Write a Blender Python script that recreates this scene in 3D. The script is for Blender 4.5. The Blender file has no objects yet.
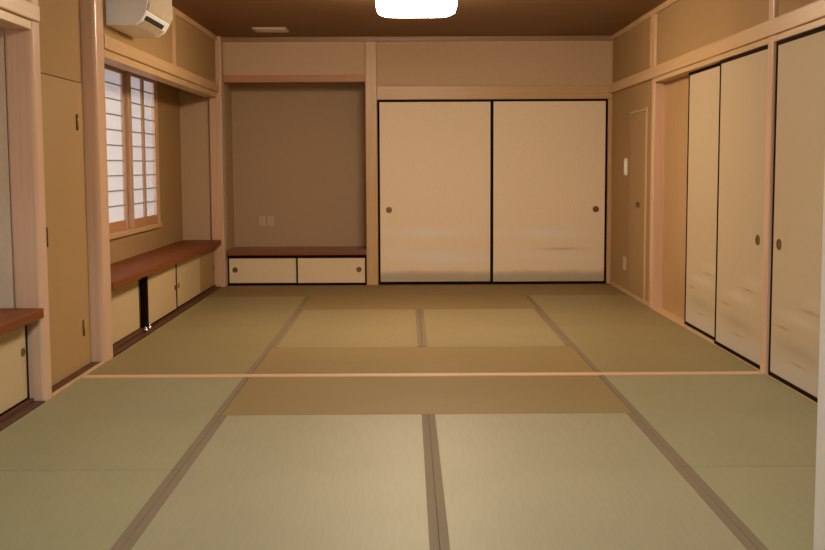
import bpy, bmesh, math
from mathutils import Matrix, Vector

# ------------------------------------------------------------------ camera, world, lights, exposure
scene = bpy.context.scene
COL = scene.collection
F_PX, PITCH, YAW, ROLL, CAM_H = 1142.5, 0.095, 0.0044, -0.0047, 1.1447
fwd = Vector((math.sin(YAW) * math.cos(PITCH), math.cos(YAW) * math.cos(PITCH), -math.sin(PITCH)))
rt = Vector((math.cos(YAW), -math.sin(YAW), 0))
up = rt.cross(fwd)
rt2 = rt * math.cos(ROLL) + up * math.sin(ROLL)
up2 = -rt * math.sin(ROLL) + up * math.cos(ROLL)
cd = bpy.data.cameras.new('camera')
cam = bpy.data.objects.new('camera', cd)
COL.objects.link(cam)
cd.sensor_width = 36
cd.lens = F_PX * 36 / 825
cd.clip_start = 0.05
cam.matrix_world = Matrix(((rt2.x, up2.x, -fwd.x, 0), (rt2.y, up2.y, -fwd.y, 0), (rt2.z, up2.z, -fwd.z, CAM_H), (0, 0, 0, 1)))
scene.camera = cam

world = bpy.data.worlds.new('sky')
scene.world = world
world.use_nodes = True
wb = world.node_tree.nodes['Background']
wb.inputs[0].default_value = (0.92, 0.93, 1.0, 1)
wb.inputs[1].default_value = 1.5

scene.view_settings.view_transform = 'Standard'
scene.view_settings.look = 'None'
scene.view_settings.gamma = 1
scene.view_settings.use_curve_mapping = False
scene.view_settings.exposure = 0.0

FAR_LAMP = 61.0      # emission of the lamp of the far room
NEAR_FILL = 34.0      # unseen twin, added to light the near mats
HALL_FILL = 140.0  # unseen cool lamp added behind the camera, stands in for a flash
WARM = (1.0, 0.80, 0.56)
NEAR_COL = (1.0, 0.92, 0.78)
HALL_FILL_COL = (0.72, 0.93, 1.0)

# ------------------------------------------------------------------ materials
def new_mat(name):
    m = bpy.data.materials.new(name)
    m.use_nodes = True
    nt = m.node_tree
    return m, nt, nt.nodes['Principled BSDF']

def ramp2(nt, fac, c1, c2, p1=0.3, p2=0.7):
    r = nt.nodes.new('ShaderNodeValToRGB')
    r.color_ramp.elements[0].position = p1
    r.color_ramp.elements[1].position = p2
    r.color_ramp.elements[0].color = (*c1, 1)
    r.color_ramp.elements[1].color = (*c2, 1)
    nt.links.new(fac, r.inputs[0])
    return r.outputs[0]

def scl(c, k): return tuple(min(1, x * k) for x in c)

def wood(name, c, axis='Z', rough=0.4, var=0.10, spec=0.5, fine=60):
    """grain runs along axis"""
    m, nt, b = new_mat(name)
    tc = nt.nodes.new('ShaderNodeTexCoord')
    mp = nt.nodes.new('ShaderNodeMapping')
    s = [fine, fine, fine]
    s['XYZ'.index(axis)] = 1.3
    mp.inputs['Scale'].default_value = s
    nt.links.new(tc.outputs['Object'], mp.inputs[0])
    n = nt.nodes.new('ShaderNodeTexNoise')
    n.inputs['Scale'].default_value = 1.0
    n.inputs['Detail'].default_value = 4
    nt.links.new(mp.outputs[0], n.inputs['Vector'])
    out = ramp2(nt, n.outputs['Fac'], scl(c, 1 - var), scl(c, 1 + var))
    nt.links.new(out, b.inputs['Base Color'])
    b.inputs['Roughness'].default_value = rough
    b.inputs['Specular IOR Level'].default_value = spec
    return m

def plaster(name, c, rough=0.85, var=0.04, scale=90):
    m, nt, b = new_mat(name)
    tc = nt.nodes.new('ShaderNodeTexCoord')
    n = nt.nodes.new('ShaderNodeTexNoise')
    n.inputs['Scale'].default_value = scale
    n.inputs['Detail'].default_value = 3
    nt.links.new(tc.outputs['Object'], n.inputs['Vector'])
    out = ramp2(nt, n.outputs['Fac'], scl(c, 1 - var), scl(c, 1 + var))
    nt.links.new(out, b.inputs['Base Color'])
    b.inputs['Roughness'].default_value = rough
    b.inputs['Specular IOR Level'].default_value = 0.2
    bp = nt.nodes.new('ShaderNodeBump')
    bp.inputs['Strength'].default_value = 0.15
    bp.inputs['Distance'].default_value = 0.002
    nt.links.new(n.outputs['Fac'], bp.inputs['Height'])
    nt.links.new(bp.outputs[0], b.inputs['Normal'])
    return m

def plain(name, c, rough=0.4, metal=0.0, spec=0.5):
    """slightly mottled solid colour"""
    m, nt, b = new_mat(name)
    n = nt.nodes.new('ShaderNodeTexNoise')
    n.inputs['Scale'].default_value = 25
    out = ramp2(nt, n.outputs['Fac'], scl(c, 0.97), scl(c, 1.03))
    nt.links.new(out, b.inputs['Base Color'])
    b.inputs['Roughness'].default_value = rough
    b.inputs['Metallic'].default_value = metal
    b.inputs['Specular IOR Level'].default_value = spec
    return m

def emis(name, c, s):
    m, nt, b = new_mat(name)
    b.inputs['Base Color'].default_value = (0.9, 0.9, 0.88, 1)
    b.inputs['Emission Color'].default_value = (*c, 1)
    b.inputs['Emission Strength'].default_value = s
    return m

def tatami(name, c, along, rough=0.5, spec=0.35):
    """fine rush ribs running across the mat, threads along it"""
    m, nt, b = new_mat(name)
    tc = nt.nodes.new('ShaderNodeTexCoord')
    mp = nt.nodes.new('ShaderNodeMapping')
    mp.inputs['Scale'].default_value = (90, 6, 1) if along == 'Y' else (6, 90, 1)
    nt.links.new(tc.outputs['Object'], mp.inputs[0])
    n = nt.nodes.new('ShaderNodeTexNoise')
    n.inputs['Scale'].default_value = 1.0
    n.inputs['Detail'].default_value = 3
    nt.links.new(mp.outputs[0], n.inputs['Vector'])
    n2 = nt.nodes.new('ShaderNodeTexNoise')
    n2.inputs['Scale'].default_value = 1.6
    nt.links.new(tc.outputs['Object'], n2.inputs['Vector'])
    mx = nt.nodes.new('ShaderNodeMath')
    mx.operation = 'ADD'
    h = nt.nodes.new('ShaderNodeMath')
    h.operation = 'MULTIPLY'
    h.inputs[1].default_value = 0.5
    nt.links.new(n.outputs['Fac'], mx.inputs[0])
    nt.links.new(n2.outputs['Fac'], mx.inputs[1])
    nt.links.new(mx.outputs[0], h.inputs[0])
    out = ramp2(nt, h.outputs[0], scl(c, 0.94), scl(c, 1.06), 0.35, 0.65)
    nt.links.new(out, b.inputs['Base Color'])
    b.inputs['Roughness'].default_value = rough
    b.inputs['Specular IOR Level'].default_value = spec
    return m

def fusuma_paper(name, base, axis, marks):
    """paper printed with soft mist streaks and brush strokes.
    marks: (pos_along, z, half_len, half_height, colour, strength, tilt)"""
    m, nt, b = new_mat(name)
    tc = nt.nodes.new('ShaderNodeTexCoord')
    sp = nt.nodes.new('ShaderNodeSeparateXYZ')
    nt.links.new(tc.outputs['Object'], sp.inputs[0])
    def M(op, a, bb=None):
        nd = nt.nodes.new('ShaderNodeMath')
        nd.operation = op
        for i, v in enumerate((a, bb)):
            if v is None: continue
            if isinstance(v, (int, float)): nd.inputs[i].default_value = v
            else: nt.links.new(v, nd.inputs[i])
        return nd.outputs[0]
    A, Z = sp.outputs[axis], sp.outputs['Z']
    wob = nt.nodes.new('ShaderNodeTexNoise')
    wob.inputs['Scale'].default_value = 5.0
    nt.links.new(tc.outputs['Object'], wob.inputs['Vector'])
    cur = None
    fib = nt.nodes.new('ShaderNodeTexNoise')
    fib.inputs['Scale'].default_value = 60
    cur = ramp2(nt, fib.outputs['Fac'], scl(base, 0.98), scl(base, 1.02))
    for (p, z, hl, hh, colr, st, tilt) in marks:
        da = M('SUBTRACT', A, p)
        dz = M('SUBTRACT', M('SUBTRACT', Z, z), M('MULTIPLY', da, tilt))
        dz = M('ADD', dz, M('MULTIPLY', M('SUBTRACT', wob.outputs['Fac'], 0.5), min(hh * 1.2, 0.04)))
        q = M('ADD', M('POWER', M('ABSOLUTE', M('DIVIDE', da, hl)), 2.0), M('POWER', M('ABSOLUTE', M('DIVIDE', dz, hh)), 7.0 if hl > 2.5 else 2.0))
        w = M('MULTIPLY', M('EXPONENT', M('MULTIPLY', q, -1.0)), st)
        mix = nt.nodes.new('ShaderNodeMix')
        mix.data_type = 'RGBA'
        nt.links.new(w, mix.inputs[0])
        nt.links.new(cur, mix.inputs[6])
        mix.inputs[7].default_value = (*colr, 1)
        cur = mix.outputs[2]
    nt.links.new(cur, b.inputs['Base Color'])
    b.inputs['Roughness'].default_value = 0.7
    b.inputs['Specular IOR Level'].default_value = 0.25
    return m

def shoji_paper(name):
    m, nt, b = new_mat(name)
    out = nt.nodes['Material Output']
    tr = nt.nodes.new('ShaderNodeBsdfTranslucent')
    tr.inputs[0].default_value = (0.92, 0.90, 0.90, 1)
    df = nt.nodes.new('ShaderNodeBsdfDiffuse')
    n = nt.nodes.new('ShaderNodeTexNoise')
    n.inputs['Scale'].default_value = 40
    nt.links.new(ramp2(nt, n.outputs['Fac'], (0.80, 0.79, 0.78), (0.86, 0.85, 0.84)), df.inputs[0])
    mx = nt.nodes.new('ShaderNodeMixShader')
    mx.inputs[0].default_value = 0.5
    nt.links.new(tr.outputs[0], mx.inputs[1])
    nt.links.new(df.outputs[0], mx.inputs[2])
    nt.links.new(mx.outputs[0], out.inputs[0])
    return m

YEL = (0.61, 0.395, 0.205)      # pale cypress wood
PNK = (0.66, 0.425, 0.285)      # pinker post wood
M_POST = wood('post_wood', PNK, 'Z', 0.30, 0.07)
M_YZ = wood('pale_wood_upright', YEL, 'Z', 0.35, 0.07)
M_YX = wood('pale_wood_across', YEL, 'X', 0.4, 0.07)
M_YY = wood('pale_wood_along', YEL, 'Y', 0.4, 0.07)
M_SASH = wood('sash_wood', (0.56, 0.36, 0.25), 'Z', 0.45, 0.06)
M_RED_X = wood('red_brown_board_across', (0.22, 0.075, 0.030), 'X', 0.33, 0.15)
M_RED_Y = wood('red_brown_board_along', (0.20, 0.058, 0.016), 'Y', 0.5, 0.15, 0.12)
M_LINTEL = wood('red_lintel_wood', (0.50, 0.24, 0.12), 'X', 0.5, 0.08)
M_DARKSILL = wood('dark_sill_wood', (0.085, 0.027, 0.012), 'Y', 0.5, 0.1)
M_CEIL = wood('ceiling_board', (0.21, 0.105, 0.038), 'X', 0.6, 0.10, 0.3, 30)
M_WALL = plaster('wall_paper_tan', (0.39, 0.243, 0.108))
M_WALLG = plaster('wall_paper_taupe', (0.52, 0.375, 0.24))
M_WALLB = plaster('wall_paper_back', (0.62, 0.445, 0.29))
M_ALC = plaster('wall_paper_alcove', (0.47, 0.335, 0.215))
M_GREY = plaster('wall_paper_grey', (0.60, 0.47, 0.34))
M_HALL = plaster('hall_wall', (0.6, 0.52, 0.42))
M_DOORP = plaster('flush_door_skin', (0.41, 0.255, 0.11), 0.6, 0.02)
M_BLACK = plain('black_lacquer', (0.014, 0.007, 0.004), 0.8, 0.0, 0.05)
M_HIKITE = plain('aged_brass', (0.24, 0.125, 0.06), 0.4, 0.5)
M_METAL = plain('bright_metal', (0.85, 0.8, 0.82), 0.18, 1.0)
M_DARKMETAL = plain('dark_metal', (0.05, 0.03, 0.02), 0.25, 0.8)
M_WHITE = plain('white_plastic', (0.93, 0.96, 0.97), 0.4)
M_ACB = plain('cream_plastic', (0.60, 0.50, 0.38), 0.4)
M_SLOT = plain('black_slot', (0.01, 0.01, 0.01), 0.6)
M_PLATE = plain('beige_plate', (0.56, 0.43, 0.30), 0.4)
M_HERI = plaster('edge_cloth', (0.20, 0.148, 0.092), 0.8, 0.08, 200)
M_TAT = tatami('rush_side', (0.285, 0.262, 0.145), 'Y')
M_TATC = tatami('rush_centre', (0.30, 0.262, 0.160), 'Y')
M_TATF = tatami('rush_far_centre', (0.275, 0.215, 0.105), 'Y')  # yellower copy of rush_centre; warmer light of the far room put into the colour
M_TATX = tatami('rush_cross', (0.245, 0.168, 0.067), 'X', 0.65, 0.2)  # darker orange: sheen of the cross weave put into the colour
M_TATG = tatami('rush_far_side', (0.25, 0.20, 0.09), 'Y')  # darker copy of rush_side; lamp falloff put into the colour
M_SUB = wood('subfloor', (0.12, 0.07, 0.03), 'Y')
M_HALLF = wood('hall_floor', (0.35, 0.2, 0.1), 'Y')
M_PAPER = shoji_paper('shoji_paper')
M_KOBU = plaster('small_door_paper', (0.53, 0.395, 0.225), 0.7, 0.02)
M_KOBUB = plaster('alcove_door_paper', (0.80, 0.65, 0.45), 0.7, 0.02)
M_MUNTIN = plain('grey_bar', (0.30, 0.24, 0.22), 0.5)

# ------------------------------------------------------------------ geometry helpers
def addbox(bm, x0, x1, y0, y1, z0, z1, bev=0.0, seg=2):
    vs = [bm.verts.new((x, y, z)) for x in (x0, x1) for y in (y0, y1) for z in (z0, z1)]
    F = [(0, 1, 3, 2), (4, 6, 7, 5), (0, 4, 5, 1), (2, 3, 7, 6), (0, 2, 6, 4), (1, 5, 7, 3)]
    fs = [bm.faces.new([vs[i] for i in f]) for f in F]
    if bev > 0:
        es = set(e for f in fs for e in f.edges)
        bmesh.ops.bevel(bm, geom=list(es), offset=bev, segments=seg, profile=0.5, affect='EDGES', clamp_overlap=True)
    return bm

def boxes(*bs, bev=0.0, seg=2):
    bm = bmesh.new()
    for b in bs: addbox(bm, *b, bev=bev, seg=seg)
    return bm

def cyl(bm, c, axis, r, h, n=24, r2=None, sx=1.0, sy=1.0):
    """cylinder centred at c, along axis; sx/sy stretch the two cross directions"""
    c = Vector(c)
    ax = {'X': (Vector((1, 0, 0)), Vector((0, 1, 0)), Vector((0, 0, 1))),
          'Y': (Vector((0, 1, 0)), Vector((1, 0, 0)), Vector((0, 0, 1))),
          'Z': (Vector((0, 0, 1)), Vector((1, 0, 0)), Vector((0, 1, 0)))}[axis]
    r2 = r if r2 is None else r2
    a, b = [], []
    for i in range(n):
        t = 2 * math.pi * i / n
        a.append(bm.verts.new(c - ax[0] * h / 2 + ax[1] * r * sx * math.cos(t) + ax[2] * r * sy * math.sin(t)))
        b.append(bm.verts.new(c + ax[0] * h / 2 + ax[1] * r2 * sx * math.cos(t) + ax[2] * r2 * sy * math.sin(t)))
    bm.faces.new(a)
    bm.faces.new(b)
    for i in range(n):
        bm.faces.new((a[i], a[(i + 1) % n], b[(i + 1) % n], b[i]))
    return bm

def ring(bm, c, axis, r, w, h, n=24, sx=1.0, sy=1.0):
    """raised oval rim"""
    c = Vector(c)
    A, U, V = {'X': (Vector((1, 0, 0)), Vector((0, 1, 0)), Vector((0, 0, 1))),
               'Y': (Vector((0, 1, 0)), Vector((1, 0, 0)), Vector((0, 0, 1)))}[axis]
    L = []
    for rr, hh in ((r, -h / 2), (r, h / 2), (r - w, h / 2), (r - w, -h / 2)):
        L.append([bm.verts.new(c + A * hh + U * rr * sx * math.cos(2 * math.pi * i / n) + V * rr * sy * math.sin(2 * math.pi * i / n)) for i in range(n)])
    for k in range(4):
        p, q = L[k], L[(k + 1) % 4]
        for i in range(n):
            bm.faces.new((p[i], p[(i + 1) % n], q[(i + 1) % n], q[i]))
    return bm

def link(name, bm, mat, parent=None, smooth=False, mats=None):
    if parent is not None:
        bmesh.ops.translate(bm, verts=bm.verts, vec=-parent_loc(parent))
    bmesh.ops.recalc_face_normals(bm, faces=bm.faces)
    me = bpy.data.meshes.new(name)
    bm.to_mesh(me)
    bm.free()
    me.materials.append(mat)
    for x in (mats or []): me.materials.append(x)
    if smooth:
        for p in me.polygons: p.use_smooth = True
    o = bpy.data.objects.new(name, me)
    COL.objects.link(o)
    if parent is not None: o.parent = parent
    return o

def parent_loc(o):
    v = Vector((0, 0, 0))
    while o is not None:
        v += o.location
        o = o.parent
    return v

def struct(name, bm, mat, parent=None, mats=None):
    o = link(name, bm, mat, parent, mats=mats)
    if parent is None: o['kind'] = 'structure'
    return o

def empty(name, loc):
    o = bpy.data.objects.new(name, None)
    COL.objects.link(o)
    o.location = loc
    o.empty_display_size = 0.1
    return o

def thing(name, label, cat, loc, group=None):
    o = empty(name, loc)
    return tag(o, label, cat, group)

def tag(o, label, cat, group=None):
    o['label'] = label
    o['category'] = cat
    if group: o['group'] = group
    return o

# ------------------------------------------------------------------ constants of the place
CZ = 2.37
XL, XR = -1.79, 1.97
YB = 11.02
YF = 2.30
Y0 = 6.205            # threshold between the two rooms
TW = 0.039
U = 0.955
BL, BC, BR = -0.868, 0.093, 1.042      # mat joints

# ------------------------------------------------------------------ structure
struct('floor', boxes((-2.4, 2.2, YF - 0.1, 11.7, -0.16, -0.06), (-1.6, 1.6, -1.6, YF - 0.1, -0.16, -0.02)), M_SUB)
struct('ceiling', boxes((-2.4, 2.3, -1.7, 11.8, CZ, CZ + 0.1)), M_CEIL)

# left wall : recess with counter (near), hinged door, recess with window (far)
W = -1.80
struct('wall_left', boxes(
    (-2.30, W, YF - 0.1, 3.9, -0.1, CZ),                     # nearest plain stretch
    (-2.40, -2.30, 3.9, 4.0, -0.1, CZ), (-2.40, -2.30, 5.45, 5.68, -0.1, CZ), (-2.40, -2.30, 4.0, 5.45, -0.1, 0.63), (-2.40, -2.30, 4.0, 5.45, 1.868, CZ),                     # back of near recess
    (-2.30, W, 3.9, 5.60, 1.90, CZ), (-1.89, W, 3.9, 5.52, 1.85, 1.90),                        # wall above near recess
    (-2.30, -1.865, 5.68, 6.66, 1.63, CZ),                    # above the door
    (-2.30, -1.91, 5.60, 5.68, 1.90, CZ), (-2.30, -1.91, 6.66, 6.78, -0.1, CZ), (-1.89, W, 6.78, 10.9, 1.86, 1.985),
    (-2.30, W, 6.78, YB, 1.985, CZ),                         # above far recess
    (-2.25, -2.15, 6.78, 7.40, -0.1, 1.985), (-2.25, -2.15, 9.93, 11.05, -0.1, 1.985),
    (-2.25, -2.15, 7.40, 9.93, -0.1, 0.63), (-2.25, -2.15, 7.40, 9.93, 1.93, 1.985)), M_WALL)
struct('wall_niche', boxes((-2.30, -1.926, 5.56, 5.68, -0.1, 1.90)), M_GREY)
struct('wall_recess', boxes((-2.15, -1.865, 10.94, 11.05, -0.1, 1.985)), M_WALLG)

# right wall
struct('wall_right', boxes(
    (XR, 2.2, YF - 0.1, 4.3, -0.1, CZ),
    (XR, 2.2, 4.3, YB, 1.90, CZ),
    (XR, 2.2, 9.20, 9.44, -0.1, 1.90), (XR, 2.2, 9.44, 10.16, 1.60, 1.90), (XR, 2.2, 10.16, YB, -0.1, 1.90),
    (2.02, 2.2, 9.44, 10.16, -0.1, 1.60),
    (2.075, 2.2, 4.3, 9.20, -0.1, 1.90)), M_WALL)

# back wall with alcove and closet
struct('wall_back', boxes(
    (-1.748, -0.395, YB + 0.02, YB + 0.10, 2.01, CZ),
    (-0.283, 1.965, YB + 0.02, YB + 0.10, 1.90, CZ),
    (-0.32, 2.2, YB + 0.10, YB + 0.16, -0.1, CZ), (1.969, 2.2, YB + 0.001, YB + 0.10, -0.1, CZ)), M_WALLB)
struct('wall_alcove', boxes((-1.90, -1.745, YB + 0.02, 11.62, -0.1, CZ), (-0.395, -0.32, YB + 0.165, 11.62, -0.1, CZ), (-1.745, -0.395, 11.52, 11.62, -0.1, CZ)), M_ALC)

# near wall with the opening the camera looks through, and the hallway behind it
struct('wall_front', boxes((-2.3, -1.10, YF - 0.1, YF, -0.1, CZ), (0.95, 2.2, YF - 0.1, YF, -0.1, CZ), (-1.10, 0.95, YF - 0.1, YF, 1.90, CZ)), M_WALL)
struct('wall_hall', boxes((-1.6, -1.5, -1.6, YF - 0.1, -0.1, CZ), (1.5, 1.6, -1.6, YF - 0.1, -0.1, CZ), (-1.6, 1.6, -1.7, -1.6, -0.1, CZ)), M_HALL)

# ---- timber trim (posts, lintels, rails)
tn = [0]
def trim(bm, mat):
    tn[0] += 1
    return struct('trim_%d' % tn[0], bm, mat)

def post(x0, x1, y0, y1, z0=-0.06, z1=CZ, bev=0.008, mat=None):
    o = trim(boxes((x0, x1, y0, y1, z0, z1), bev=bev, seg=3), mat or M_POST)
    for p in o.data.polygons: p.use_smooth = False
    return o

post(-1.925, -1.785, 5.55, 5.67, bev=0.018)          # post between near recess and door
post(-1.905, -1.785, 6.67, 6.87, bev=0.022)         # big post between door and window recess
post(-1.870, -1.748, 10.91, 11.01)                   # corner post at the far left
post(1.955, 2.07, 9.10, 9.20)                       # post in the right wall
post(1.950, 2.07, 6.155, 6.245, bev=0.006)             # post by the threshold, right
post(-0.395, -0.283, YB - 0.005, YB + 0.10, mat=M_YZ)     # post between alcove and closet
post(0.843, 0.975, YF - 0.13, YF + 0.02, mat=wood('pale_jamb', (0.72, 0.60, 0.52), 'Z', 0.4, 0.04))                # jamb of the entrance opening
post(-1.12, -1.0, YF - 0.13, YF + 0.02)
trim(boxes((-1.0, 0.843, YF - 0.12, YF + 0.01, 1.80, 1.90), bev=0.004), M_YX)
# back wall
trim(boxes((-0.283, 1.968, YB - 0.005, YB + 0.06, 1.778, 1.906), bev=0.004), M_YX)     # lintel above closet
trim(boxes((1.930, 1.968, YB, YB + 0.09, 0.0, 1.778), (1.945, 1.968, YB, YB + 0.05, 1.906, 2.325), bev=0.002), M_YZ)
trim(boxes((-1.745, -0.395, YB, YB + 0.09, 1.948, 2.012), bev=0.003), M_LINTEL)
trim(boxes((-1.80, XR, YB - 0.02, YB + 0.03, 2.325, CZ), bev=0.003), wood('ceiling_edge', (0.36, 0.215, 0.12), 'X'))     # ceiling edge, back
trim(boxes((XR - 0.02, XR + 0.02, YF, YB - 0.02, 2.325, CZ), bev=0.003), M_YY)
trim(boxes((W - 0.02, W + 0.02, YF, 5.55, 2.325, CZ), (W - 0.02, W + 0.02, 6.89, YB - 0.02, 2.325, CZ), bev=0.003), M_YY)
# right wall rails
trim(boxes((1.938, 2.0, YF + 0.01, YB, 1.828, 1.915), bev=0.006), M_YY)
trim(boxes((1.952, 2.075, 4.3, 6.153, 1.793, 1.826), (1.952, 2.075, 6.247, 9.098, 1.793, 1.826), bev=0.002), M_YY)
trim(boxes((1.935, 1.99, 9.13, 9.20, 1.917, 2.325), bev=0.003), M_YZ)
trim(boxes((1.955, 2.07, 8.22, 9.10, -0.06, 0.0), bev=0.0), M_YY)                    # threshold
trim(boxes((2.045, 2.074, 8.12, 9.10, 0.0, 1.793), bev=0.002), wood('orange_board', (0.46, 0.275, 0.12), 'Z', 0.35, 0.08))
trim(boxes((1.957, 2.075, 4.3, 6.154, -0.06, 0.001), (1.957, 2.075, 6.246, 9.10, -0.06, 0.001), (1.957, XR, 9.2, YB, -0.06, 0.004)), M_YY)
# left wall rails
trim(boxes((-1.84, -1.772, 3.9, 5.635, 1.845, 1.925), (-1.84, -1.772, 6.85, YB - 0.02, 1.845, 1.925), bev=0.006), M_YY)
trim(boxes((-1.90, -1.790, 3.9, 5.55, 1.802, 1.843), (-1.90, -1.790, 6.868, 10.91, 1.798, 1.843), bev=0.003), M_YY)
trim(boxes((-2.30, -1.80, 3.9, 5.56, 1.87, 1.899), (-2.15, -1.90, 6.78, 10.94, 1.97, 1.984)), M_YY)
trim(boxes((-1.82, -1.785, 8.90, 8.99, 1.925, 2.325), bev=0.003), M_YZ)
trim(boxes((-1.865, -1.808, 5.672, 6.668, -0.06, 0.004)), M_DARKSILL)                 # dark sill under hinged door
trim(boxes((-1.808, -1.786, 5.672, 6.668, -0.06, 0.006), bev=0.001), M_YY)
trim(boxes((-1.86, -1.790, 6.872, 10.91, -0.06, 0.006), bev=0.001), M_DARKSILL)
trim(boxes((-1.86, -1.786, 3.9, 5.548, -0.06, 0.004), bev=0.001), M_DARKSILL)
trim(boxes((-1.86, -1.80, 5.672, 5.70, 0.006, 1.62), bev=0.003), M_YZ)               # door casing
# threshold strip between the two mat fields
trim(boxes((-1.782, 1.948, Y0 - TW, Y0 + TW, -0.06, 0.004), bev=0.001), wood('threshold_wood', (0.66, 0.43, 0.26), 'X', 0.35, 0.05))
# panel seams above the hinged door
struct('baseboard_right', boxes((1.955, XR, 9.20, 11.0, 0.004, 0.03)), M_YY)

# ------------------------------------------------------------------ hinged doors
d1 = struct('door_1', boxes((-1.90, -1.862, 5.705, 6.655, 0.006, 1.625), bev=0.003), M_DOORP)
bm = bmesh.new()
cyl(bm, (-1.856, 5.775, 0.80), 'X', 0.020, 0.012, sx=0.8, sy=2.2)
cyl(bm, (-1.845, 5.775, 0.83), 'X', 0.009, 0.05)
addbox(bm, -1.832, -1.818, 5.76, 5.79, 0.745, 0.845, 0.005)
link('door_handle', bm, M_DARKMETAL, d1, True)
for zc in (0.23, 1.40):
    bm = bmesh.new()
    cyl(bm, (-1.856, 6.50, zc), 'Z', 0.006, 0.09)
    link('hinge', bm, M_HIKITE, d1, True)
d2 = struct('door_2', boxes((1.975, 2.015, 9.445, 10.155, 0.03, 1.595), bev=0.003), plaster('closet_skin', (0.40, 0.255, 0.12), 0.6, 0.02))
link('door_frame', boxes((1.962, 1.985, 9.41, 9.45, 0.03, 1.62), (1.968, 1.985, 9.45, 10.16, 1.596, 1.608), bev=0.002), M_YZ, d2)
bm = bmesh.new()
cyl(bm, (1.972, 9.76, 0.81), 'X', 0.030, 0.010, sx=1.5, sy=0.75)
ring(bm, (1.966, 9.76, 0.81), 'X', 0.032, 0.008, 0.010, sx=1.5, sy=0.75)
link('door_handle', bm, M_HIKITE, d2)

# ------------------------------------------------------------------ window in the far left recess
def shoji_window(n, wy0, wy1, wz0, wz1, X, sashes):
    w = struct('window_%d' % n, boxes((X - 0.05, X + 0.01, wy0, wy0 + 0.06, wz0, wz1), (X - 0.05, X + 0.01, wy1 - 0.06, wy1, wz0, wz1),
                                 (X - 0.05, X + 0.01, wy0 + 0.06, wy1 - 0.06, wz1 - 0.04, wz1), bev=0.003), M_YZ)
    link('window_sill', boxes((X - 0.06, X + 0.025, wy0, wy1, wz0, wz0 + 0.038), bev=0.004), M_YY, w)
    for (a, b_, x) in sashes:
        zb, zt = 0.669, 1.888
        sr = 0.10 if x < X - 0.02 else 0.06
        s = link('window_sash', boxes((x - 0.011, x + 0.011, a, a + 0.10, zb, zt), (x - 0.011, x + 0.011, b_ - sr, b_, zb, zt),
                                      (x - 0.011, x + 0.011, a + 0.10, b_ - sr, zt - 0.03, zt), bev=0.002), M_SASH, w)
        link('bottom_rail', boxes((x - 0.011, x + 0.011, a + 0.10, b_ - sr, zb, zb + 0.07), bev=0.002), M_LINTEL, s)
        bars = []
        mid = (a + b_) / 2 + 0.02
        z = 0.857
        while z < 1.85:
            bars.append((x - 0.004, x + 0.006, a + 0.10, b_ - sr, z - 0.004, z + 0.004))
            z += 0.1135
        link('lattice', boxes(*bars), M_MUNTIN, s)
        link('centre_bar', boxes((x - 0.006, x + 0.009, mid - 0.035, mid + 0.035, zb + 0.07, zt - 0.03)), M_SASH, s)
        link('paper_pane', boxes((x - 0.0075, x - 0.0065, a + 0.11, b_ - 0.11, zb + 0.05, zt - 0.025)), M_PAPER, s)
shoji_window(1, 7.40, 9.93, 0.63, 1.93, -2.15, ((7.46, 8.955, -2.185), (8.92, 9.90, -2.160)))
shoji_window(2, 4.00, 5.45, 0.63, 1.868, -2.30, ((4.06, 4.75, -2.335), (4.72, 5.388, -2.310)))  # unseen window, added for cool light in the near recess

# ------------------------------------------------------------------ tatami mats
def mat_(name, label, x0, x1, y0, y1, m, bands, group):
    g = 0.0025
    o = thing(name, label, 'tatami mat', ((x0 + x1) / 2, (y0 + y1) / 2, -0.06), group)
    link('rush_surface', boxes((x0 + 0.0008, x1 - 0.0008, y0 + g, y1 - g, -0.058, 0.0), bev=0.001, seg=1), m, o)
    for s in bands:
        a, b_ = (x0 + 0.0008, x0 + 0.031) if s == 'L' else (x1 - 0.031, x1 - 0.0008)
        link('edge_cloth', boxes((a, b_, y0 + g, y1 - g, -0.001, 0.0015)), M_HERI, o)
    return o
GN, GF = 'tatami mats of the near room', 'tatami mats of the far room'
xa, xb = -1.783, 1.954
ya = Y0 - TW
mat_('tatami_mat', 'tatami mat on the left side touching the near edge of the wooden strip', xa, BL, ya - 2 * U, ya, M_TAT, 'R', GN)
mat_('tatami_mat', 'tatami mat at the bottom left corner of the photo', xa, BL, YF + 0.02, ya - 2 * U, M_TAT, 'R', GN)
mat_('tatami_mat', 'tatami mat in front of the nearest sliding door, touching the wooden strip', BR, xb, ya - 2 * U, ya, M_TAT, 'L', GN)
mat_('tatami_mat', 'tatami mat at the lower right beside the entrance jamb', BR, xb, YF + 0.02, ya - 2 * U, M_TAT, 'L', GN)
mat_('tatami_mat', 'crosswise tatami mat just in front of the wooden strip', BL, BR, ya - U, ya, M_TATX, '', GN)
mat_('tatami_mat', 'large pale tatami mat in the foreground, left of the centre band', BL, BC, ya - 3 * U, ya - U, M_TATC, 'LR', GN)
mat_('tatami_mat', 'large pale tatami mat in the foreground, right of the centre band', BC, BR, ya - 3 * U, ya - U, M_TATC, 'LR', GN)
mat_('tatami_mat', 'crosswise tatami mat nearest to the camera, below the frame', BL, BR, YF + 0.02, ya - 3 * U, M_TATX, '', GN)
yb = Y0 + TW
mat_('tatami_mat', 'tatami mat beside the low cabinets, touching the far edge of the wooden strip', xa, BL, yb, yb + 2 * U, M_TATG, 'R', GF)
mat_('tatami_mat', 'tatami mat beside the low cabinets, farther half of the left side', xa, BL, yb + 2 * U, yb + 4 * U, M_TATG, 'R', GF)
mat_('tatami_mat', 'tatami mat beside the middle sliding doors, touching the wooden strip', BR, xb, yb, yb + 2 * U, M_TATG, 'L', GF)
mat_('tatami_mat', 'tatami mat on the right beside the wood post, farther half of the side', BR, xb, yb + 2 * U, yb + 4 * U, M_TATG, 'L', GF)
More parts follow.
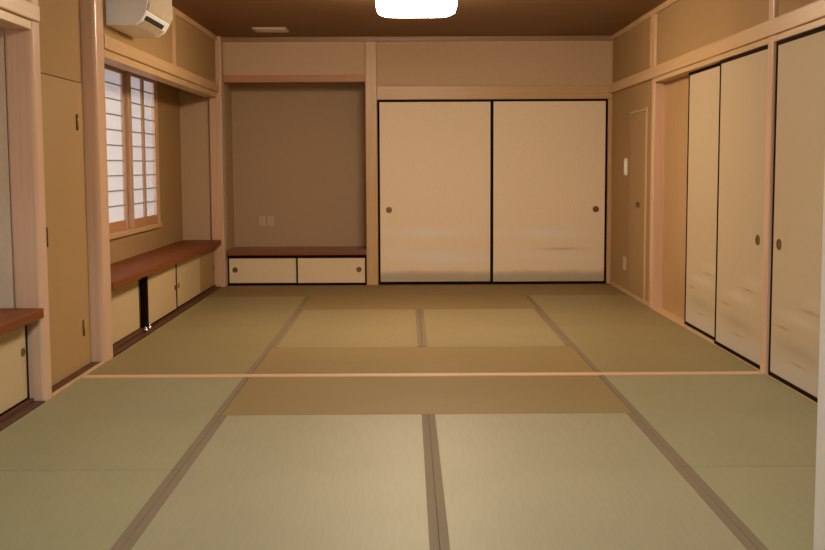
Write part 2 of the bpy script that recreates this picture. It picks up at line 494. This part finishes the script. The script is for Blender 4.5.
mat_('tatami_mat', 'crosswise tatami mat just behind the wooden strip', BL, BR, yb, yb + U, M_TATX, '', GF)
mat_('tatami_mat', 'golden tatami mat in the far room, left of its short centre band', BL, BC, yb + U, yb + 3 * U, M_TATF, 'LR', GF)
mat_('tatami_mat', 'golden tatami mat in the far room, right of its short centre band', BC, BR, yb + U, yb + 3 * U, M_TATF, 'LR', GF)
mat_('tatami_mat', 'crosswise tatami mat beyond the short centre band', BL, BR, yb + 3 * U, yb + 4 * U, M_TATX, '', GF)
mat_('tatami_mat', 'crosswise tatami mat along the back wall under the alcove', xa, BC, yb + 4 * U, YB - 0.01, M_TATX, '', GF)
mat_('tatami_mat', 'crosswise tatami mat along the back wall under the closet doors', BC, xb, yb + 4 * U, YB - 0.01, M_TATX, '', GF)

# ------------------------------------------------------------------ sliding doors
def pull(parent, ax, c, r=0.026, sx=1.0, sy=1.0, d=1):
    bm = bmesh.new()
    c = Vector(c)
    n = Vector((1, 0, 0)) if ax == 'X' else Vector((0, 1, 0))
    cyl(bm, c - n * d * 0.0005, ax, r * 0.9, 0.001, sx=sx, sy=sy)
    ring(bm, c - n * d * 0.002, ax, r, 0.006, 0.006, sx=sx, sy=sy)
    return link('pull_handle', bm, M_HIKITE, parent)

CREAM = (0.94, 0.78, 0.58)  # door paper, lightened to carry the flash light on the back doors
MIST = (0.93, 0.84, 0.76)
MISTR = (0.64, 0.54, 0.42)  # darker MIST; dimmer light on the right doors put into the colour
GREYR = (0.36, 0.30, 0.22)  # GREY darkened likewise for the dimmer right doors
GREY = (0.50, 0.415, 0.315)
GOLD = (0.42, 0.27, 0.12)

def fusuma(name, label, ax, a0, a1, p, z0, z1, marks, hik, th=0.022, group=None, base=CREAM, fr=0.020, tpf=0.02):
    """ax: axis the door runs along. p: coordinate of its visible face; the door is behind it"""
    loc = ((a0 + a1) / 2, p + th / 2, z0) if ax == 'X' else (p + th / 2, (a0 + a1) / 2, z0)
    t = thing(name, label, 'sliding door', loc, group)
    def bx(u0, u1, q0, q1, w0, w1):
        return (u0, u1, q0, q1, w0, w1) if ax == 'X' else (q0, q1, u0, u1, w0, w1)
    link('frame', boxes(bx(a0, a0 + fr, p, p + th, z0, z1), bx(a1 - fr, a1, p, p + th, z0, z1),
                        bx(a0 + fr, a1 - fr, p, p + th, z0, z0 + 0.022), bx(a0 + fr, a1 - fr, p, p + th, z1 - tpf, z1), bev=0.002, seg=1), M_BLACK, t)
    hc = (a1 - a0) / 2
    mk = [(x - hc, z - z0, hl, hh, c, s, tl) for (x, z, hl, hh, c, s, tl) in marks]
    m = fusuma_paper('printed_paper', base, ax, mk)
    link('paper_panel', boxes(bx(a0 + fr, a1 - fr, p + 0.004, p + th - 0.004, z0 + 0.022, z1 - tpf)), m, t)
    if hik is not None:
        h = (a0 + hik, p + 0.004, z0 + 0.72) if ax == 'X' else (p + 0.004, a0 + hik, z0 + 0.72)
        pull(t, 'Y' if ax == 'X' else 'X', h, 0.03, 1.0 if ax == 'X' else 1.15, 1.0)
    return t

# back closet (marks: x along door from its left, z above floor)
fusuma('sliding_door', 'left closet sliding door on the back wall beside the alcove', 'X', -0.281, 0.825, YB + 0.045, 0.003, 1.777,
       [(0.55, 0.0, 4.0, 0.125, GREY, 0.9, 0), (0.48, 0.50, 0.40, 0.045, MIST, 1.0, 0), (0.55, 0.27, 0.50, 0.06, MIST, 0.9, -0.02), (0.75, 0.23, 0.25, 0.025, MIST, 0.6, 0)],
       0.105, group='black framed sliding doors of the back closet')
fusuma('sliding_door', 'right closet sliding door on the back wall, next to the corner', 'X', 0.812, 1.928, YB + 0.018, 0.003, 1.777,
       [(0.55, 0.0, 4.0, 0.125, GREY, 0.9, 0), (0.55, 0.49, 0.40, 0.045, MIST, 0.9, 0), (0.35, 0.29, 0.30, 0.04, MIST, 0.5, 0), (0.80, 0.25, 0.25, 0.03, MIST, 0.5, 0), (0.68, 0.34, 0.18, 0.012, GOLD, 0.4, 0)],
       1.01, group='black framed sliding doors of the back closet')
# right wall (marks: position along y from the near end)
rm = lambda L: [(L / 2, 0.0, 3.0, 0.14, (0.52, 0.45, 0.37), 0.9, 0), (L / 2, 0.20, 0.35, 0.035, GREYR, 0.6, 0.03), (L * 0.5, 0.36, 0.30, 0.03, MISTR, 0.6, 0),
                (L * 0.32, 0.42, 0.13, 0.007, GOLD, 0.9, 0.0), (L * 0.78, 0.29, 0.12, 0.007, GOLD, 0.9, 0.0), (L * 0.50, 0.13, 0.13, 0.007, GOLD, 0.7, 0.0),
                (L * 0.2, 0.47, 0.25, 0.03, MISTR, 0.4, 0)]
GR = 'sliding doors along the right wall'
CR = (0.53, 0.41, 0.265)  # darker CREAM; weaker flash along the right wall put into the paper
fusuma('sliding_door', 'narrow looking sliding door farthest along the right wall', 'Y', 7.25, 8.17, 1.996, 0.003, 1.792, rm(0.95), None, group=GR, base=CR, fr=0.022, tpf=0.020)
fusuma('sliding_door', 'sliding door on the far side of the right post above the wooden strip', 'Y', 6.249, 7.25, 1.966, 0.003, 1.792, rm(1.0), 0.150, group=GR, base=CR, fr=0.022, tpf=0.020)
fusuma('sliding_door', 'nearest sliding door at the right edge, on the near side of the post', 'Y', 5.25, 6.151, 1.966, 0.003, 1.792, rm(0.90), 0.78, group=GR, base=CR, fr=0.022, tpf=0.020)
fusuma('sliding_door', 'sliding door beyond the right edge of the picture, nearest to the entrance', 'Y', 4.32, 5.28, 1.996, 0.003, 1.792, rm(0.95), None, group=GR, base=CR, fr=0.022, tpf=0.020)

# ------------------------------------------------------------------ alcove: shelf board and low cabinet
tag(link('shelf_board', boxes((-1.744, -0.396, YB - 0.004, 11.519, 0.292, 0.342), bev=0.003), M_RED_X), 'red brown shelf board across the bottom of the alcove', 'shelf')
cab = thing('low_cabinet', 'low cabinet with two small black framed doors under the alcove shelf', 'cabinet', (-1.07, YB + 0.2, 0.0))
link('cabinet_body', boxes((-1.742, -0.398, YB + 0.05, YB + 0.45, -0.055, 0.288), (-1.742, -0.398, YB + 0.0, YB + 0.05, -0.055, 0.006), (-1.742, -0.398, YB + 0.0, YB + 0.05, 0.278, 0.290)), M_BLACK, cab)
for (a, b_, yy, hx) in ((-1.742, -1.055, YB + 0.026, -1.672), (-1.075, -0.398, YB + 0.006, -0.47)):
    z0, z1, fr = 0.008, 0.276, 0.014
    dr = link('door', boxes((a + fr, b_ - fr, yy + 0.003, yy + 0.015, z0 + fr, z1 - fr)), M_KOBUB, cab)
    link('door_frame', boxes((a, a + fr, yy, yy + 0.018, z0, z1), (b_ - fr, b_, yy, yy + 0.018, z0, z1), (a + fr, b_ - fr, yy, yy + 0.018, z0, z0 + fr), (a + fr, b_ - fr, yy, yy + 0.018, z1 - fr, z1), bev=0.002, seg=1), M_BLACK, dr)
    pull(dr, 'Y', (hx, yy + 0.003, 0.150), 0.026)

# ------------------------------------------------------------------ left recesses: counters and cabinets
tag(link('countertop', boxes((-2.149, -1.778, 6.873, 10.908, 0.405, 0.452), bev=0.004), M_RED_Y), 'red brown counter board below the shoji window', 'countertop')
tag(link('countertop', boxes((-2.299, -1.770, 3.902, 5.527, 0.418, 0.466), bev=0.004), M_RED_Y), 'red brown counter board cut by the left edge of the photo', 'countertop')

def small_cabinet(label, y0, y1, zt, doors, xb=-2.14):
    c = thing('low_cabinet', label, 'cabinet', ((xb - 1.9) / 2, (y0 + y1) / 2, 0.0))
    link('cabinet_body', boxes((xb, -1.875, y0, y1, -0.055, zt), (-1.875, -1.835, y0, y1, zt - 0.012, zt), (-1.875, -1.835, y0, y1, 0.006, 0.022)), M_DARKSILL, c)
    for (a, b_, x, m, black, hy) in doors:
        d = link('door', boxes((x - 0.018, x, a, b_, 0.030, zt - 0.014), bev=0.002, seg=1), m, c)
        if black:
            fr = []
            if 'L' in black: fr.append((x - 0.028, x + 0.004, a - 0.02, a, 0.024, zt - 0.014))
            if 'l' in black: fr.append((x - 0.02, x + 0.003, a - 0.004, a + 0.03, 0.028, zt - 0.014))
            if 'r' in black: fr.append((x - 0.02, x + 0.003, b_ - 0.018, b_ + 0.002, 0.028, zt - 0.014))
            fr.append((x - 0.02, x + 0.003, a, b_, 0.022, 0.032))
            link('door_frame', boxes(*fr), M_BLACK, d)
        if hy is not None:
            pull(d, 'X', (x, hy, 0.20 if zt < 0.41 else 0.262), 0.021, 1.1, 1.0, d=-1)
    return c
small_cabinet('long low cabinet with cream doors under the counter by the window', 6.875, 10.905, 0.403,
    [(6.88, 7.90, -1.868, M_KOBU, '', None), (7.99, 9.02, -1.833, M_KOBU, 'Llr', 8.96), (9.03, 10.08, -1.838, M_KOBU, 'l', 9.12), (10.09, 10.85, -1.838, M_DOORP, '', 10.80)])
small_cabinet('low cabinet with a cream door at the left edge of the photo', 3.905, 5.526, 0.416,
    [(3.92, 4.70, -1.868, M_KOBU, '', None), (4.71, 5.515, -1.855, M_KOBU, 'r', 5.45)], xb=-2.29)

# two small shiny caps on the floor strip
for i, (y, lab) in enumerate(((7.86, 'shiny metal cap at the black door edge, the nearer of two'), (7.97, 'shiny metal cap at the black door edge, the farther of two'))):
    bm = bmesh.new()
    cyl(bm, (-1.815, y, 0.022), 'Z', 0.016, 0.03, r2=0.010)
    cyl(bm, (-1.815, y, 0.042), 'Z', 0.010, 0.010, r2=0.005)
    tag(link('metal_cap', bm, M_METAL, None, True), lab, 'door stop', 'shiny metal caps at the foot of the low cabinet')

# ------------------------------------------------------------------ air conditioner
ac = thing('air_conditioner', 'white wall mounted air conditioner above the window recess', 'air conditioner', (-1.79, 7.25, 2.0))
prof = [(-1.798, 2.325), (-1.60, 2.325), (-1.560, 2.30), (-1.548, 2.22), (-1.548, 2.13), (-1.562, 2.07), (-1.59, 2.025), (-1.63, 2.00), (-1.68, 1.995), (-1.798, 1.995)]
def extr(pr, y0, y1, bev=0.0):
    bm = bmesh.new()
    a = [bm.verts.new((x, y0, z)) for x, z in pr]
    b_ = [bm.verts.new((x, y1, z)) for x, z in pr]
    bm.faces.new(a); bm.faces.new(b_)
    for i in range(len(pr)):
        j = (i + 1) % len(pr)
        bm.faces.new((a[i], a[j], b_[j], b_[i]))
    return bm
link('housing', extr(prof, 6.97, 7.66), M_WHITE, ac)
fp = [(-1.62, 2.318), (-1.555, 2.318), (-1.540, 2.30), (-1.538, 2.12), (-1.550, 2.085), (-1.568, 2.085)]
link('front_panel', extr(fp, 6.985, 7.655), M_ACB, ac)
bm = extr([(-1.592, 2.034), (-1.584, 2.027), (-1.622, 1.998), (-1.630, 2.004)], 7.04, 7.60)
link('louver', bm, M_ACB, ac)
link('air_slot', extr([(-1.572, 2.056), (-1.565, 2.056), (-1.581, 2.031), (-1.592, 2.034)], 7.03, 7.52), M_SLOT, ac)

# ------------------------------------------------------------------ ceiling lamps
def superpts(r, n, k=4.5):
    out = []
    for i in range(n):
        t = 2 * math.pi * i / n
        c, s = math.cos(t), math.sin(t)
        out.append((r * math.copysign(abs(c) ** (2 / k), c), r * math.copysign(abs(s) ** (2 / k), s)))
    return out
def lamp(label, x, y, strength, group, colr=WARM, r=0.30):
    t = thing('ceiling_light', label, 'ceiling light', (x, y, CZ), group)
    n = 64
    bm = bmesh.new()
    rows = [(r * 0.95, CZ - 0.03), (r, CZ - 0.04), (r, CZ - 0.15), (r * 0.97, CZ - 0.170), (r * 0.88, CZ - 0.183), (r * 0.6, CZ - 0.190), (r * 0.2, CZ - 0.192)]
    L = [[bm.verts.new((x + px, y + py, z)) for px, py in superpts(rr, n)] for rr, z in rows]
    for a, b_ in zip(L, L[1:]):
        for i in range(n): bm.faces.new((a[i], a[(i + 1) % n], b_[(i + 1) % n], b_[i]))
    bm.faces.new(L[-1]); bm.faces.new(L[0])
    link('shade', bm, emis('lamp_glow', colr, strength), t, True)
    bm = bmesh.new()
    a = [bm.verts.new((x + px, y + py, CZ - 0.0295)) for px, py in superpts(r * 0.9, n)]
    b_ = [bm.verts.new((x + px, y + py, CZ - 0.001)) for px, py in superpts(r * 0.9, n)]
    bm.faces.new(a); bm.faces.new(b_)
    for i in range(n): bm.faces.new((a[i], a[(i + 1) % n], b_[(i + 1) % n], b_[i]))
    link('base_plate', bm, M_WHITE, t)
    return t
lamp('glowing white square ceiling lamp with rounded corners', 0.07, 7.95, FAR_LAMP, None, WARM, 0.273)
lamp('unseen square ceiling lamp added above the foreground mats', 0.07, 4.2, NEAR_FILL, None, NEAR_COL, 0.293)
lamp('unseen cool lamp added behind the camera in place of a flash', 0.0, 0.3, HALL_FILL, None, HALL_FILL_COL, 0.2)

# ------------------------------------------------------------------ small fittings
v = thing('ceiling_vent', 'small flat vent on the ceiling near the alcove', 'vent', (-1.21, 10.36, CZ))
link('vent_frame', boxes((-1.36, -1.06, 10.22, 10.50, CZ - 0.016, CZ - 0.0005), bev=0.006), M_PLATE, v)
link('vent_grille', boxes(*[(-1.33, -1.09, 10.24 + 0.031 * i, 10.253 + 0.031 * i, CZ - 0.020, CZ - 0.0165) for i in range(8)]), M_PLATE, v)
sw = thing('light_switch', 'tall pale light switch on the far right wall', 'light switch', (XR, 10.28, 1.13))
link('switch_plate', boxes((XR - 0.012, XR - 0.0005, 10.23, 10.35, 1.055, 1.205), bev=0.003), M_WHITE, sw)
link('switch_button', boxes((XR - 0.017, XR - 0.012, 10.265, 10.315, 1.085, 1.175), bev=0.002), M_WHITE, sw)
ol = thing('power_outlet', 'small outlet plate low on the far right wall', 'outlet', (XR, 10.29, 0.26))
link('outlet_plate', boxes((XR - 0.010, XR - 0.0005, 10.23, 10.35, 0.20, 0.32), bev=0.003), M_PLATE, ol)
link('outlet_socket', boxes((XR - 0.013, XR - 0.010, 10.27, 10.31, 0.23, 0.29), bev=0.001), M_PLATE, ol)
for i, (xx, lab) in enumerate(((-1.458, 'left one of two outlet plates on the alcove back wall'), (-1.375, 'right one of two outlet plates on the alcove back wall'))):
    ol = thing('power_outlet', lab, 'outlet', (xx, 11.52, 0.60), 'outlet plates in the alcove')
    link('outlet_plate', boxes((xx - 0.037, xx + 0.037, 11.511, 11.5195, 0.55, 0.655), bev=0.003), M_PLATE, ol)
    link('outlet_socket', boxes((xx - 0.018, xx + 0.018, 11.508, 11.511, 0.575, 0.63), bev=0.001), M_PLATE, ol)
